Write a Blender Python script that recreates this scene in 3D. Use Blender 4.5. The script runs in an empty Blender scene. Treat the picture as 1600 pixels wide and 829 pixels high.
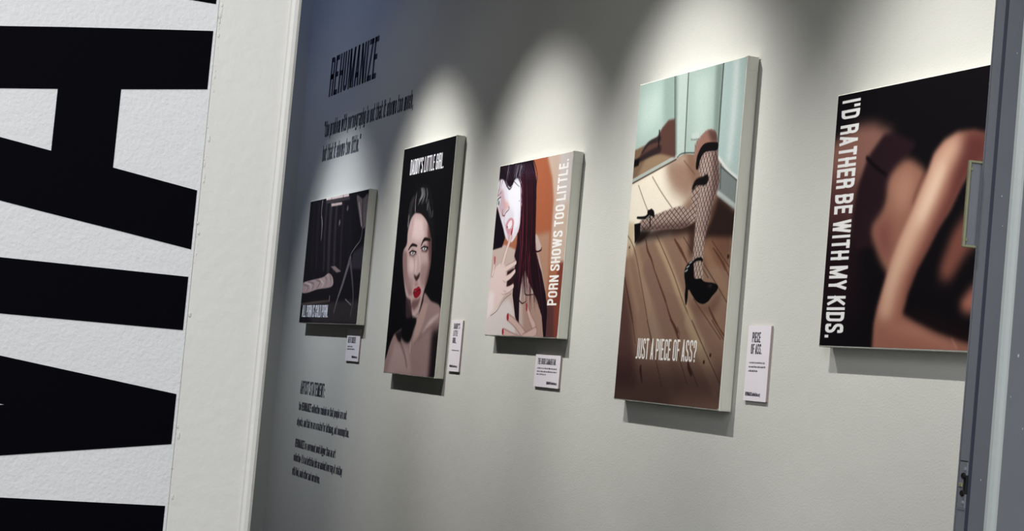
import bpy, bmesh, math, random
import numpy as np
from mathutils import Matrix, Vector

random.seed(4)
SC = bpy.context.scene
COL = SC.collection
ZC = 1.15                                   # camera height above the floor

# ------------------------------------------------------------------ camera
F = 2600.0                                  # focal length in pixels of a 1600 x 829 frame
YAW, PITCH, ROLL = 0.393769, 0.0628278, 0.0891233
def cam_axes():
    w = Vector((-math.cos(YAW) * math.cos(PITCH), math.sin(YAW) * math.cos(PITCH), math.sin(PITCH)))
    r = w.cross(Vector((0, 0, 1))).normalized(); u = r.cross(w)
    c, s = math.cos(ROLL), math.sin(ROLL)
    return r * c + u * s, u * c - r * s, w
AR, AU, AW = cam_axes()
cd = bpy.data.cameras.new('camera'); cam = bpy.data.objects.new('camera', cd); COL.objects.link(cam)
cd.sensor_width = 36; cd.sensor_fit = 'HORIZONTAL'; cd.lens = F / 1600 * 36; cd.clip_start = 0.05
cam.matrix_world = Matrix(((AR.x, AU.x, -AW.x, 0), (AR.y, AU.y, -AW.y, 0), (AR.z, AU.z, -AW.z, ZC), (0, 0, 0, 1)))
SC.camera = cam

# ------------------------------------------------------------------ view, world, lights
SC.view_settings.view_transform = 'Standard'; SC.view_settings.look = 'None'
SC.view_settings.gamma = 1; SC.view_settings.use_curve_mapping = False
SC.view_settings.exposure = 0.0
wd = bpy.data.worlds.new('world'); SC.world = wd; wd.use_nodes = True
wd.node_tree.nodes['Background'].inputs[0].default_value = (0.80, 0.88, 1.0, 1)
wd.node_tree.nodes['Background'].inputs[1].default_value = 0.12

WALL_Y = 2.185; FRONT_Y = 2.1468; END_X = -8.20
PART_X = -2.20                              # camera side of the partition wall
def spot(x, power, color, aim_x, aim_z=ZC + 0.38, size=44, blend=0.75, y=1.0, z=ZC + 1.92, r=0.012):
    l = bpy.data.lights.new('track_spot', 'SPOT'); l.energy = power; l.color = color
    l.spot_size = math.radians(size); l.spot_blend = blend; l.shadow_soft_size = r
    o = bpy.data.objects.new('track_spot', l); COL.objects.link(o)
    o.location = (x, y, z)
    o.rotation_euler = (Vector((aim_x, WALL_Y, aim_z)) - o.location).to_track_quat('-Z', 'Y').to_euler()
def area(loc, aim, sx, sy, power, color):
    l = bpy.data.lights.new('area', 'AREA'); l.shape = 'RECTANGLE'; l.size = sx; l.size_y = sy
    l.energy = power; l.color = color
    o = bpy.data.objects.new('unseen_fill_light', l); COL.objects.link(o); o.location = loc  # area lights are added fills, none of them in view
    o.rotation_euler = (Vector(aim) - Vector(loc)).to_track_quat('-Z', 'Y').to_euler()
WARM = (1.0, 0.95, 0.86); NEUT = (1.0, 0.98, 0.95); COOL = (0.86, 0.92, 1.0)
for sx, ax, pw, col, dz in ((-7.50, -7.34, 112, (0.88, 0.925, 1.0), -.14), (-6.30, -6.12, 160, NEUT, -.02), (-5.22, -5.05, 158, NEUT, -.09), (-4.20, -4.01, 158, NEUT, .05), (-3.02, -2.85, 128, NEUT, -.03)):
    spot(sx, pw * .98, col, ax, aim_z=ZC + 0.10 + dz, size=52, blend=1.0)
    spot(sx, pw * .42, col, ax, aim_z=ZC + 0.55 + dz, size=33, blend=1.0)
    spot(sx - .30, pw * .05, col, ax, aim_z=ZC + 0.25, size=105, blend=1.0, y=.95)
area((1.7, 0.75, 1.9), (-3.0, 1.2, 1.6), 1.3, 1.9, 27, (0.98, 0.985, 1.0))       # added light from the unseen lobby behind the camera, for the canvas sides
area((0.25, -0.95, 1.75), (-2.3, 1.2, 1.6), 0.45, 2.3, 34, (0.96, 0.975, 1.0))    # added tall area light, unseen, for the glint on the frame edge
area((-0.6, -0.6, 3.1), (-2.2, 0.3, 1.5), 1.2, 1.2, 35, (0.97, 0.98, 1.0))       # added light above the unseen lobby, brightens the upper partition
area((-7.4, 1.0, ZC + 2.25), (-7.7, 2.4, 2.5), 0.6, 0.6, 5, (0.36, 0.50, 1.0))    # added blue fill, unseen, tints the far end of the gallery

# ------------------------------------------------------------------ helpers
def srgb(c):
    c = np.asarray(c, float) / 255.0
    return np.where(c <= 0.04045, c / 12.92, ((c + 0.055) / 1.055) ** 2.4)
def obj(name, me, mat, parent=None, loc=None):
    o = bpy.data.objects.new(name, me); COL.objects.link(o)
    if mat and not me.materials: me.materials.append(mat)
    if parent: o.parent = parent
    if loc is not None: o.location = loc
    return o
def tag(o, label=None, cat=None, group=None, kind=None):
    if label: o['label'] = label
    if cat: o['category'] = cat
    if group: o['group'] = group
    if kind: o['kind'] = kind
    return o
def empty(name, loc):
    o = bpy.data.objects.new(name, None); COL.objects.link(o); o.location = loc; o.empty_display_size = 0.05
    return o
def mesh_of(bm, name, smooth=False):
    me = bpy.data.meshes.new(name); bm.to_mesh(me); bm.free()
    if smooth:
        for p in me.polygons: p.use_smooth = True
    return me
def box_bm(x0, x1, y0, y1, z0, z1, bevel=0, seg=2, bm=None):
    bm = bm or bmesh.new()
    vs = [bm.verts.new((x, y, z)) for x in (x0, x1) for y in (y0, y1) for z in (z0, z1)]
    for f in ((0, 1, 3, 2), (4, 6, 7, 5), (0, 4, 5, 1), (2, 3, 7, 6), (0, 2, 6, 4), (1, 5, 7, 3)):
        bm.faces.new([vs[i] for i in f])
    bmesh.ops.recalc_face_normals(bm, faces=bm.faces)
    if bevel:
        bmesh.ops.bevel(bm, geom=list(bm.edges), offset=bevel, segments=seg, affect='EDGES', profile=0.5)
    return bm
def prism(pts, z0, z1, bm=None):
    """a closed plan outline (x, y) raised from z0 to z1"""
    bm = bm or bmesh.new()
    a = [bm.verts.new((x, y, z0)) for x, y in pts]; b = [bm.verts.new((x, y, z1)) for x, y in pts]
    n = len(pts)
    for i in range(n): bm.faces.new((a[i], a[(i + 1) % n], b[(i + 1) % n], b[i]))
    bm.faces.new(a[::-1]); bm.faces.new(b)
    bmesh.ops.recalc_face_normals(bm, faces=bm.faces)
    return bm
def cyl_bm(r, y0, y1, cx, cz, n=20, bm=None):
    """a disc whose axis is Y"""
    bm = bm or bmesh.new()
    a = [bm.verts.new((cx + r * math.cos(t), y0, cz + r * math.sin(t))) for t in [2 * math.pi * i / n for i in range(n)]]
    b = [bm.verts.new((cx + r * .8 * math.cos(t), y1, cz + r * .8 * math.sin(t))) for t in [2 * math.pi * i / n for i in range(n)]]
    for i in range(n): bm.faces.new((a[i], a[(i + 1) % n], b[(i + 1) % n], b[i]))
    bm.faces.new(a); bm.faces.new(b)
    bmesh.ops.recalc_face_normals(bm, faces=bm.faces)
    return bm

def material(name, color, rough=0.6, metal=0.0, bump=None, mottle=None, spec=0.5):
    m = bpy.data.materials.new(name); m.use_nodes = True
    nt = m.node_tree; b = nt.nodes['Principled BSDF']
    c = tuple(srgb(color)) + (1,)
    b.inputs['Base Color'].default_value = c
    b.inputs['Roughness'].default_value = rough; b.inputs['Metallic'].default_value = metal
    b.inputs['Specular IOR Level'].default_value = spec
    tc = nt.nodes.new('ShaderNodeTexCoord')
    if mottle:
        n = nt.nodes.new('ShaderNodeTexNoise'); n.inputs['Scale'].default_value = mottle[0]; n.inputs['Detail'].default_value = 5
        r = nt.nodes.new('ShaderNodeValToRGB')
        k = mottle[1]
        r.color_ramp.elements[0].color = tuple(v * (1 - k) for v in c[:3]) + (1,)
        r.color_ramp.elements[1].color = tuple(min(1, v * (1 + k)) for v in c[:3]) + (1,)
        r.color_ramp.elements[0].position = .3; r.color_ramp.elements[1].position = .7
        nt.links.new(tc.outputs['Object'], n.inputs['Vector']); nt.links.new(n.outputs[0], r.inputs[0])
        nt.links.new(r.outputs[0], b.inputs['Base Color'])
    if bump:
        prev = None
        for sc_, dist, det in bump:
            n = nt.nodes.new('ShaderNodeTexNoise'); n.inputs['Scale'].default_value = sc_; n.inputs['Detail'].default_value = det
            n.inputs['Roughness'].default_value = .55
            bp = nt.nodes.new('ShaderNodeBump'); bp.inputs['Distance'].default_value = dist; bp.inputs['Strength'].default_value = 1
            nt.links.new(tc.outputs['Object'], n.inputs['Vector']); nt.links.new(n.outputs[0], bp.inputs['Height'])
            if prev: nt.links.new(prev.outputs[0], bp.inputs['Normal'])
            prev = bp
        nt.links.new(prev.outputs[0], b.inputs['Normal'])
    return m
M_WALL = material('gallery_paint', (206, 206, 199), .75, bump=[(210, .0006, 3), (9, .0015, 2)], mottle=(3, .015), spec=.25)
M_PART = material('partition_paint', (214, 214, 213), .55, bump=[(190, .0011, 4), (60, .0010, 2)], mottle=(5, .02), spec=.35)
M_TRIM = material('trim_paint', (214, 212, 206), .5, bump=[(55, .0010, 3)], mottle=(4, .02), spec=.4)
M_VINYL = material('black_vinyl', (4, 4, 9), .6, bump=[(95, .0003, 2)], spec=.03)
M_NAVY = material('navy_vinyl', (30, 36, 62), .5, spec=.3)
M_CANVAS = material('canvas_edge', (232, 232, 222), .85, bump=[(700, .0003, 2)], spec=.15)
M_CARD = material('placard_card', (232, 226, 232), .6, bump=[(400, .0001, 2)], spec=.2)
M_CARDEDGE = material('foam_edge', (176, 160, 158), .8, spec=.2)
M_INK = material('placard_ink', (30, 32, 52), .6, spec=.2)
M_STEEL = material('painted_steel', (122, 125, 132), .30, bump=[(40, .0005, 3), (260, .0002, 2)], mottle=(6, .04), spec=.45)
M_BEVEL = material('edge_highlight_chips', (186, 193, 190), .35, bump=[(60, .0004, 3)])  # bevel highlight put into the colour; also colours the paint chips
M_GROOVE_SHADE = material('groove_shade_dark', (66, 69, 84), .6)  # shade of the frame groove put into the colour
M_DARK = material('dark_recess', (14, 13, 16), .7)
M_OLIVE = material('aged_brass', (150, 148, 116), .4, metal=.25, mottle=(60, .12))
M_FLOOR = material('floor_concrete', (58, 56, 54), .5, mottle=(2, .12), bump=[(30, .001, 4)])
M_CEIL = material('ceiling_paint', (120, 120, 122), .9)
M_SCREW = material('painted_screw', (142, 145, 154), .4)

# ------------------------------------------------------------------ structure
CEIL_Z = ZC + 2.35
def struct(name, bm, mat, label=None, smooth=False):
    o = obj(name, mesh_of(bm, name, smooth), mat); tag(o, label, kind='structure'); return o
struct('floor', box_bm(END_X - .2, 2.6, -3.1, WALL_Y + .2, -.1, 0), M_FLOOR)
struct('ceiling', box_bm(END_X - .2, PART_X, -3.1, WALL_Y + .2, CEIL_Z, CEIL_Z + .1), M_CEIL)
struct('wall_right', box_bm(END_X - .2, 0.8, WALL_Y, WALL_Y + .15, 0, CEIL_Z), M_WALL, 'long pale gallery wall carrying the canvases')
struct('wall_end', box_bm(END_X - .15, END_X, -3.0, WALL_Y, 0, CEIL_Z), M_WALL)
struct('wall_rear', box_bm(END_X, PART_X - .12, -3.1, -2.95, 0, CEIL_Z), M_CEIL)
# partition: painted face, then a shallow corner trim with its own rounded edge
struct('wall_left', box_bm(PART_X - .12, PART_X, -2.95, .4565, 0, CEIL_Z), M_PART, 'white orange-peel painted partition with giant black letters')
trim = [(PART_X - .12, .457), (PART_X - .0022, .457), (PART_X - .0008, .4585), (PART_X - .0012, .47), (PART_X - .0030, .53), (PART_X - .0042, .5535),
        (PART_X - .0042, .5545), (PART_X + .0008, .5560), (PART_X + .0026, .5600), (PART_X + .0016, .5655), (PART_X - .0030, .5700), (PART_X - .012, .5715), (PART_X - .12, .5715)]
bm = bmesh.new(); prism(trim, 0, CEIL_Z, bm)
# torn paint beads along the seam of the trim
for i in range(70):
    z = ZC - .30 + .82 * random.random(); r = .0009 + .0019 * random.random() ** 2
    if z < ZC + .02 and random.random() < .5: continue
    mat = Matrix.Translation((PART_X - .0010, .4588 + random.uniform(-.001, .003), z)) @ Matrix.Diagonal((.8, .8, random.uniform(1, 3), 1))
    bmesh.ops.create_icosphere(bm, subdivisions=1, radius=r, matrix=mat)
struct('trim_1', bm, M_TRIM, 'white corner bead strip ending the partition')
# header and the stub of wall behind the door frame
struct('wall_header', box_bm(PART_X - .12, PART_X, .5715, WALL_Y, 2.25, CEIL_Z), M_PART)
struct('wall_stub', box_bm(PART_X - .10, PART_X - .01, 1.90, WALL_Y, 0, 2.25), M_PART)

# ------------------------------------------------------------------ condensed lettering
FONT = {
 'A': (1.0, 'h0,0 .5,1.03;h1,0 .5,1.03;h.2,.24 .8,.24'), 'B': (1, 's0,1 1,1 1,.52 0,.52;s0,.52 1,.52 1,0 0,0;h0,0 0,1'),
 'C': (1, 's1,.74 1,1 0,1 0,0 1,0 1,.26'), 'D': (1, 'h0,0 0,1;s0,1 1,1 1,0 0,0'), 'E': (.85, 'h0,0 0,1;h0,1 1,1;h0,.52 .85,.52;h0,0 1,0'),
 'F': (.82, 'h0,0 0,1;h0,1 1,1;h0,.52 .85,.52'), 'G': (1, 's1,.68 1,1 0,1 0,0 1,0 1,.45;h.55,.48 1,.48'),
 'H': (1, 'h0,0 0,1;h1,0 1,1;h0,.5 1,.5'), 'I': (.0, 'h0,0 0,1'), 'J': (.6, 's1,1 1,0 0,0'), 'K': (1, 'h0,0 0,1;h0,.4 1,1;h.3,.55 1,0'),
 'L': (.8, 'h0,1 0,0;h0,0 1,0'), 'M': (1.5, 'h0,0 0,1;h1,0 1,1;h.04,1 .5,.02;h.96,1 .5,.02'), 'N': (1.05, 'h0,0 0,1;h1,0 1,1;h.03,1 .97,0'),
 'O': (1, 'c0,.5 0,1 1,1 1,0 0,0 0,.5'), 'P': (1, 'h0,0 0,1;s0,1 1,1 1,.45 0,.45'), 'Q': (1, 'c0,.5 0,1 1,1 1,0 0,0 0,.5;h.6,.2 1,-.08'),
 'R': (1, 'h0,0 0,1;s0,1 1,1 1,.5 0,.5;s.5,.5 1,.5 1,0'), 'S': (1, 's1,.84 1,1 0,1 0,.60 1,.40 1,0 0,0 0,.16'), 'T': (.9, 'h0,1 1,1;h.5,0 .5,1'),
 'U': (1, 's0,1 0,0 1,0 1,1'), 'V': (1, 'h0,1 .5,-.02;h1,1 .5,-.02'), 'W': (1.6, 'h0,1 .25,-.02;h.5,1 .25,-.02;h.5,1 .75,-.02;h1,1 .75,-.02'),
 'X': (1, 'h0,0 1,1;h0,1 1,0'), 'Y': (1, 'h0,1 .5,.4;h1,1 .5,.4;h.5,.45 .5,0'), 'Z': (.9, 'h0,1 1,1;h.97,1 .03,0;h0,0 1,0'),
 "'": (0, 'h0,1 0,.82'), '"': (.5, 'h0,1 0,.84;h1,1 1,.84'), '.': (0, 'h0,0 0,.02'), ',': (0, 'h0,.03 0,-.14'), ':': (0, 'h0,.0 0,.03;h0,.55 0,.58'),
 '?': (.9, 's0,.72 0,1 1,1 1,.55 .5,.4 .5,.22;h.5,0 .5,.02'), '-': (.5, 'h0,.4 1,.4'), '/': (.7, 'h0,0 1,1'),
 'a': (.85, 's0,.72 1,.72 1,0;c1,.2 1,0 0,0 0,.4 1,.4 1,.2'), 'b': (.85, 'h0,0 0,1;s0,.72 1,.72 1,0 0,0'), 'c': (.8, 's1,.5 1,.72 0,.72 0,0 1,0 1,.22'),
 'd': (.85, 'h1,0 1,1;s1,.72 0,.72 0,0 1,0'), 'e': (.85, 's0,.36 1,.36 1,.72 0,.72 0,0 1,0 1,.18'), 'f': (.5, 's0,0 0,1 1,1;h0,.72 1,.72'),
 'g': (.85, 's1,.1 0,.1 0,.72 1,.72;s1,.72 1,-.22 0,-.22'), 'h': (.85, 'h0,0 0,1;s0,.72 1,.72 1,0'), 'i': (0, 'h0,0 0,.72;h0,.93 0,1'),
 'j': (.3, 's1,.72 1,-.22 0,-.22'), 'k': (.85, 'h0,0 0,1;h0,.3 1,.72;h.3,.42 1,0'), 'l': (0, 'h0,0 0,1'), 'm': (1.5, 's0,0 0,.72 1,.72 1,0;h.5,0 .5,.72'),
 'n': (.85, 's0,0 0,.72 1,.72 1,0'), 'o': (.85, 'c0,.36 0,.72 1,.72 1,0 0,0 0,.36'), 'p': (.85, 'h0,-.22 0,.72;s0,.72 1,.72 1,0 0,0'),
 'r': (.6, 's0,0 0,.72 1,.72'), 's': (.8, 's1,.52 1,.72 0,.72 0,.42 1,.3 1,0 0,0 0,.2'), 't': (.55, 's0,1 0,0 1,0;h0,.72 1,.72'),
 'u': (.85, 's0,.72 0,0 1,0 1,.72'), 'v': (.85, 'h0,.72 .5,0;h1,.72 .5,0'), 'w': (1.4, 'h0,.72 .25,0;h.5,.72 .25,0;h.5,.72 .75,0;h1,.72 .75,0'),
 'y': (.85, 's0,.72 0,0 1,0;s1,.72 1,-.22 0,-.22'), 'z': (.8, 'h0,.72 1,.72;h1,.72 0,0;h0,0 1,0')}
def clip(poly, y0, y1):
    for lim, sgn in ((y0, 1), (y1, -1)):
        out = []
        for i in range(len(poly)):
            a, b = poly[i - 1], poly[i]
            ia, ib = sgn * (a[1] - lim) >= 0, sgn * (b[1] - lim) >= 0
            if ia != ib:
                t = (lim - a[1]) / (b[1] - a[1]); out.append((a[0] + t * (b[0] - a[0]), lim))
            if ib: out.append(b)
        poly = out
        if len(poly) < 3: return []
    return poly
def glyph(ch, wid, t, aspect=1.0):
    """convex polygons of one letter, cap height 1, stem t; wid = centre-line width of an O; aspect squeezes radii"""
    w, spec = FONT[ch]; w *= wid; polys = []
    for pl in spec.split(';'):
        kind = pl[0]
        P = [tuple(float(v) for v in p.split(',')) for p in pl[1:].split(' ')]
        P = [(t / 2 + x * w, t / 2 + y * (1 - t)) for x, y in P]
        if kind in 'sc':                                    # round the inner corners
            Q = [P[0]]
            for i in range(1, len(P) - 1):
                a, b, c = (np.array(v) for v in (P[i - 1], P[i], P[i + 1]))
                la, lc = np.linalg.norm(a - b), np.linalg.norm(c - b)
                r = min(.5 * la * .98, .5 * lc * .98, wid * .55)
                p0, p1 = b + (a - b) / la * r, b + (c - b) / lc * r
                for k in range(5):
                    s = k / 4; Q.append(tuple((1 - s) ** 2 * p0 + 2 * s * (1 - s) * b + s * s * p1))
            Q.append(P[-1]); P = Q
        n = len(P); D = []
        for i in range(n - 1):
            d = np.array(P[i + 1]) - np.array(P[i]); D.append(d / (np.linalg.norm(d) + 1e-9))
        L, R_ = [], []
        for i in range(n):
            p = np.array(P[i])
            if i == 0 or i == n - 1:
                d = D[0] if i == 0 else D[-1]
                if kind != 'c': p = p + d * (t / 2) * (-1 if i == 0 else 1)
                nrm = np.array([-d[1], d[0]]) * t / 2
            else:
                m = D[i - 1] + D[i]; m /= np.linalg.norm(m) + 1e-9
                nrm = np.array([-m[1], m[0]]); k = max(.5, abs(nrm @ np.array([-D[i][1], D[i][0]]))); nrm = nrm * t / 2 / k
            L.append(tuple(p + nrm)); R_.append(tuple(p - nrm))
        low = -.35 if ch in 'gjpqy,Q' else 0
        for i in range(n - 1):
            q = clip([L[i], L[i + 1], R_[i + 1], R_[i]], low, 1)
            if q: polys.append(q)
    return polys, w + t
def layout(text, wid=.22, t=.13, gap=.07, space=.2):
    """[(char, polygons)] and the total width, cap height 1"""
    x = 0; out = []
    for ch in text:
        if ch == ' ': x += space; continue
        P, w = glyph(ch, wid, t); out.append((ch, [[(px + x, py) for px, py in q] for q in P])); x += w + gap
    return out, x - gap
def letters_bm(polys, fx, fz, y, bm=None):
    bm = bm or bmesh.new()
    for q in polys:
        vs = [bm.verts.new((fx(p[0], p[1]), y, fz(p[0], p[1]))) for p in q]
        f = bm.faces.new(vs); f.normal_update()
        if f.normal.y > 0: f.normal_flip()
    return bm
def wall_text(root, lines, y, mat, part, per_letter=False, **kw):
    """lines: (text, x0, x1, z_base, cap_height); each line (or letter) becomes a thin child of root"""
    for text, x0, x1, z, h in lines:
        L, W = layout(text, **kw); k = (x1 - x0) / W
        rx, ry, rz = root.location
        if per_letter:
            for ch, P in L:
                me = mesh_of(letters_bm(P, lambda a, b: x0 + a * k - rx, lambda a, b: z + b * h - rz, y - ry), part)
                obj(part, me, mat, root)
        else:
            bm = bmesh.new()
            for ch, P in L: letters_bm(P, lambda a, b: x0 + a * k - rx, lambda a, b: z + b * h - rz, y - ry, bm)
            obj(part, mesh_of(bm, part), mat, root)
TY = WALL_Y - .0006
KX = WALL_Y / 2.195
def vinyl(name, loc, label, lines, part, per_letter=False, **kw):
    r = empty(name, loc); tag(r, label, 'lettering')
    wall_text(r, [(t, a * KX, b * KX, ZC + z * KX, h * KX) for t, a, b, z, h in lines], TY, M_NAVY, part, per_letter, **kw)
vinyl('wall_heading', (-7.4, WALL_Y, ZC + 1.24), 'large dark blue REHUMANIZE heading high on the gallery wall',
      [('REHUMANIZE', -7.79, -7.055, 1.242, .194)], 'letter', True, wid=.24, t=.13, gap=.075)
vinyl('wall_quotation', (-7.2, WALL_Y, ZC + 1.0), 'two-line dark blue quotation directly under the large heading',
      [('"the problem with pornography is not that it shows too much,', -7.81, -6.50, 1.045, .080),
       ('but that it shows too little."', -7.795, -7.19, .925, .080)], 'text_line', wid=.24, t=.15, gap=.10, space=.22)
vinyl('wall_subheading', (-7.6, WALL_Y, ZC - .2), 'small dark ARTIST STATEMENT heading under the far left canvas',
      [('ARTIST STATEMENT:', -7.785, -7.375, -.200, .064)], 'letter', True, wid=.24, t=.15, gap=.08)
vinyl('wall_paragraph', (-7.4, WALL_Y, ZC - .36), 'two-line upper paragraph of the artist statement',
      [('the REHUMANIZE collection reminds us that people are not', -7.785, -7.01, -.278, .040),
       ('objects, and that we are created for intimacy, not consumption.', -7.79, -6.95, -.352, .040)], 'text_line', wid=.24, t=.17, gap=.11, space=.22)
vinyl('wall_paragraph', (-7.4, WALL_Y, ZC - .55), 'three-line lower paragraph of the artist statement',
      [('REHUMANIZE is a movement much bigger than an art', -7.785, -7.12, -.455, .040),
       ('collection- it is an invitation into an ancient/new way of relating', -7.79, -7.00, -.522, .040),
       ('with God, each other and ourselves.', -7.79, -7.32, -.588, .040)], 'text_line', wid=.24, t=.17, gap=.11, space=.22)

# giant letters on the partition, turned a quarter: baseline towards the doorway, tops away from it
def big_letter(polys, label):
    o_bm = bmesh.new()
    for q in polys:
        a = [o_bm.verts.new((PART_X + .0008, y, ZC + z)) for y, z in q]
        f = o_bm.faces.new(a); f.normal_update()
        if f.normal.x < 0: f.normal_flip()
    r = bmesh.ops.extrude_face_region(o_bm, geom=list(o_bm.faces))
    bmesh.ops.translate(o_bm, vec=(-.0006, 0, 0), verts=[v for v in r['geom'] if isinstance(v, bmesh.types.BMVert)])
    bmesh.ops.recalc_face_normals(o_bm, faces=o_bm.faces)
    o = obj('vinyl_letter', mesh_of(o_bm, 'vinyl_letter'), M_VINYL); tag(o, label, 'letter', 'giant black letters on the partition')
B0, T0 = .4525, -.23
def sl(z, s): return lambda y: z + s * (B0 - y)
# A: legs 0.416/0.337 and 0.201/0.122 at the baseline
big_letter([[(B0, .416), (B0, .337), (.34, .3203), (.34, .401)], [(.34, .401), (.34, .3203), (.26, .309), (.26, .390)],
            [(.26, .390), (.26, .309), (-.031, .269), (T0, .269), (T0, .318)],
            [(B0, .122), (B0, .201), (.34, .217), (.34, .138)], [(.34, .138), (.34, .217), (.26, .2285), (.26, .149)],
            [(.26, .149), (.26, .2285), (-.031, .269), (T0, .269), (T0, .220)],
            [(.34, .3203), (.34, .217), (.26, .2285), (.26, .309)]], 'black vinyl letter A with open counter, middle of the partition')
big_letter([[(B0, .0855), (B0, .0145), (T0, .0145), (T0, .0855)], [(B0, -.217), (B0, -.287), (T0, -.287), (T0, -.217)],
            [(B0, -.070), (B0, -.103), (.236, -.100), (T0, -.036), (T0, .0145), (-.16, .0145)],
            [(B0, -.136), (B0, -.103), (.236, -.100), (T0, -.164), (T0, -.217), (-.16, -.217)]],
           'black vinyl letter M with solid wedge, below the letter A')
big_letter([[(B0, .4525), (B0, .5235), (T0, .5235), (T0, .4525)], [(B0, .600), (B0, .671), (T0, .671), (T0, .600)],
            [(T0, .5235), (T0 + .20, .5235), (B0, .597), (B0, .600), (B0 - .20, .600)]],
           'black vinyl letter N, only its corner showing above the letter A')

# ------------------------------------------------------------------ painting flat prints
def at(p, Y):
    d = AR * (p[0] - 800) - AU * (p[1] - 414.5) + AW * F
    d = d * (Y / d.y); return d.x, d.z                      # point on a plane Y, heights from the camera
class Print:
    """a flat picture painted shape by shape in canvas coordinates (metres)"""
    def __init__(s, x0, x1, z0, z1, base, res=900):
        s.x0, s.x1, s.z0, s.z1 = x0, x1, z0, z1
        s.k = res / max(x1 - x0, z1 - z0); s.W = int((x1 - x0) * s.k); s.H = int((z1 - z0) * s.k)
        s.im = np.zeros((s.H, s.W, 3)) + np.array(base, float)
        s.crop = (0, 0, 1)
    def use(s, ox, oy, sc): s.crop = (ox, oy, sc); return s
    def P(s, pts):
        if isinstance(pts, str): pts = [tuple(float(v) for v in p.split(',')) for p in pts.split()]
        out = []
        for p in pts:
            x, z = at((s.crop[0] + p[0] / s.crop[2], s.crop[1] + p[1] / s.crop[2]), FRONT_Y)
            out.append(((x - s.x0) * s.k, (z - s.z0) * s.k))
        return np.array(out)
    def mask_poly(s, Q):
        pad = 1; x0 = max(0, int(Q[:, 0].min()) - pad); x1 = min(s.W, int(Q[:, 0].max()) + 2 + pad)
        y0 = max(0, int(Q[:, 1].min()) - pad); y1 = min(s.H, int(Q[:, 1].max()) + 2 + pad)
        m = np.zeros((s.H, s.W), np.float32)
        if x1 <= x0 or y1 <= y0: return m
        acc = np.zeros((y1 - y0, x1 - x0), np.float32)
        for ox, oy in ((.25, .25), (.75, .25), (.25, .75), (.75, .75)):
            X = np.arange(x0, x1)[None, :] + ox; Y = np.arange(y0, y1)[:, None] + oy
            ins = np.zeros(acc.shape, bool)
            for i in range(len(Q)):
                ax, ay = Q[i - 1]; bx, by = Q[i]
                if ay == by: continue
                c = ((ay > Y) != (by > Y)) & (X < (bx - ax) * (Y - ay) / (by - ay) + ax); ins ^= c
            acc += ins * .25
        m[y0:y1, x0:x1] = acc; return m
    def blur(s, m, r):
        if r < .6: return m
        n = max(1, int(round(r * .9)))
        for _ in range(2):
            for ax in (0, 1):
                q = np.pad(m, [(n + 1, n) if a == ax else (0, 0) for a in (0, 1)], mode='edge'); c = np.cumsum(q, axis=ax, dtype=np.float64)
                m = ((c[2 * n + 1:] - c[:-2 * n - 1]) if ax == 0 else (c[:, 2 * n + 1:] - c[:, :-2 * n - 1])) / (2 * n + 1)
        return m
    def put(s, m, col, a=1.0):
        m = (m * a)[..., None]; s.im = s.im * (1 - m) + np.array(col, float) * m
    def smooth(s, Q, closed=True):
        n = len(Q); out = []
        rng = range(n) if closed else range(n - 1)
        for i in rng:
            if closed: a, b, c, d = Q[(i - 1) % n], Q[i], Q[(i + 1) % n], Q[(i + 2) % n]
            else: a, b, c, d = Q[max(i - 1, 0)], Q[i], Q[i + 1], Q[min(i + 2, n - 1)]
            for k in range(6):
                t = k / 6
                out.append(.5 * (2 * b + (c - a) * t + (2 * a - 5 * b + 4 * c - d) * t * t + (3 * b - a - 3 * c + d) * t ** 3))
        if not closed: out.append(Q[-1])
        return np.array(out)
    def fill(s, pts, col, blur=1, a=1.0, curve=False, within=None):
        Q = s.P(pts); Q = s.smooth(Q) if curve else Q
        m = s.blur(s.mask_poly(Q), blur)
        if within is not None: m = m * within
        s.put(m, col, a); return m
    def stroke(s, pts, w, col, blur=1, a=1.0, within=None):
        """w: width, or a list of widths along the points, in canvas pixels of a 900 px print"""
        Q = s.smooth(s.P(pts), False); n = len(Q)
        ws = np.interp(np.linspace(0, 1, n), np.linspace(0, 1, len(w)), w) if isinstance(w, (list, tuple)) else np.full(n, float(w))
        pad = ws.max() / 2 + 3
        x0 = max(0, int(Q[:, 0].min() - pad)); x1 = min(s.W, int(Q[:, 0].max() + pad) + 1); y0 = max(0, int(Q[:, 1].min() - pad)); y1 = min(s.H, int(Q[:, 1].max() + pad) + 1)
        m = np.zeros((s.H, s.W))
        if x1 > x0 and y1 > y0:
            X = np.arange(x0, x1)[None, :] + .5; Y = np.arange(y0, y1)[:, None] + .5; best = np.zeros((y1 - y0, x1 - x0))
            for i in range(n - 1):
                ax, ay = Q[i]; dx, dy = Q[i + 1] - Q[i]; L = dx * dx + dy * dy + 1e-9
                t = np.clip(((X - ax) * dx + (Y - ay) * dy) / L, 0, 1)
                d = np.hypot(X - ax - t * dx, Y - ay - t * dy)
                best = np.maximum(best, np.clip(.5 + (ws[i] + (ws[i + 1] - ws[i]) * t) / 2 - d, 0, 1))
            m[y0:y1, x0:x1] = best
        m = s.blur(m, blur)
        if within is not None: m = m * within
        s.put(m, col, a); return m
    def dot(s, c, rx, ry, col, blur=1, a=1.0, rot=0):
        q = s.P([c])[0]; t = np.linspace(0, 2 * math.pi, 24, endpoint=False)
        cx, sy = rx * np.cos(t), ry * np.sin(t); cr, sr = math.cos(rot), math.sin(rot)
        m = s.blur(s.mask_poly(np.stack([q[0] + cx * cr - sy * sr, q[1] + cx * sr + sy * cr], 1)), blur); s.put(m, col, a)
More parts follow.
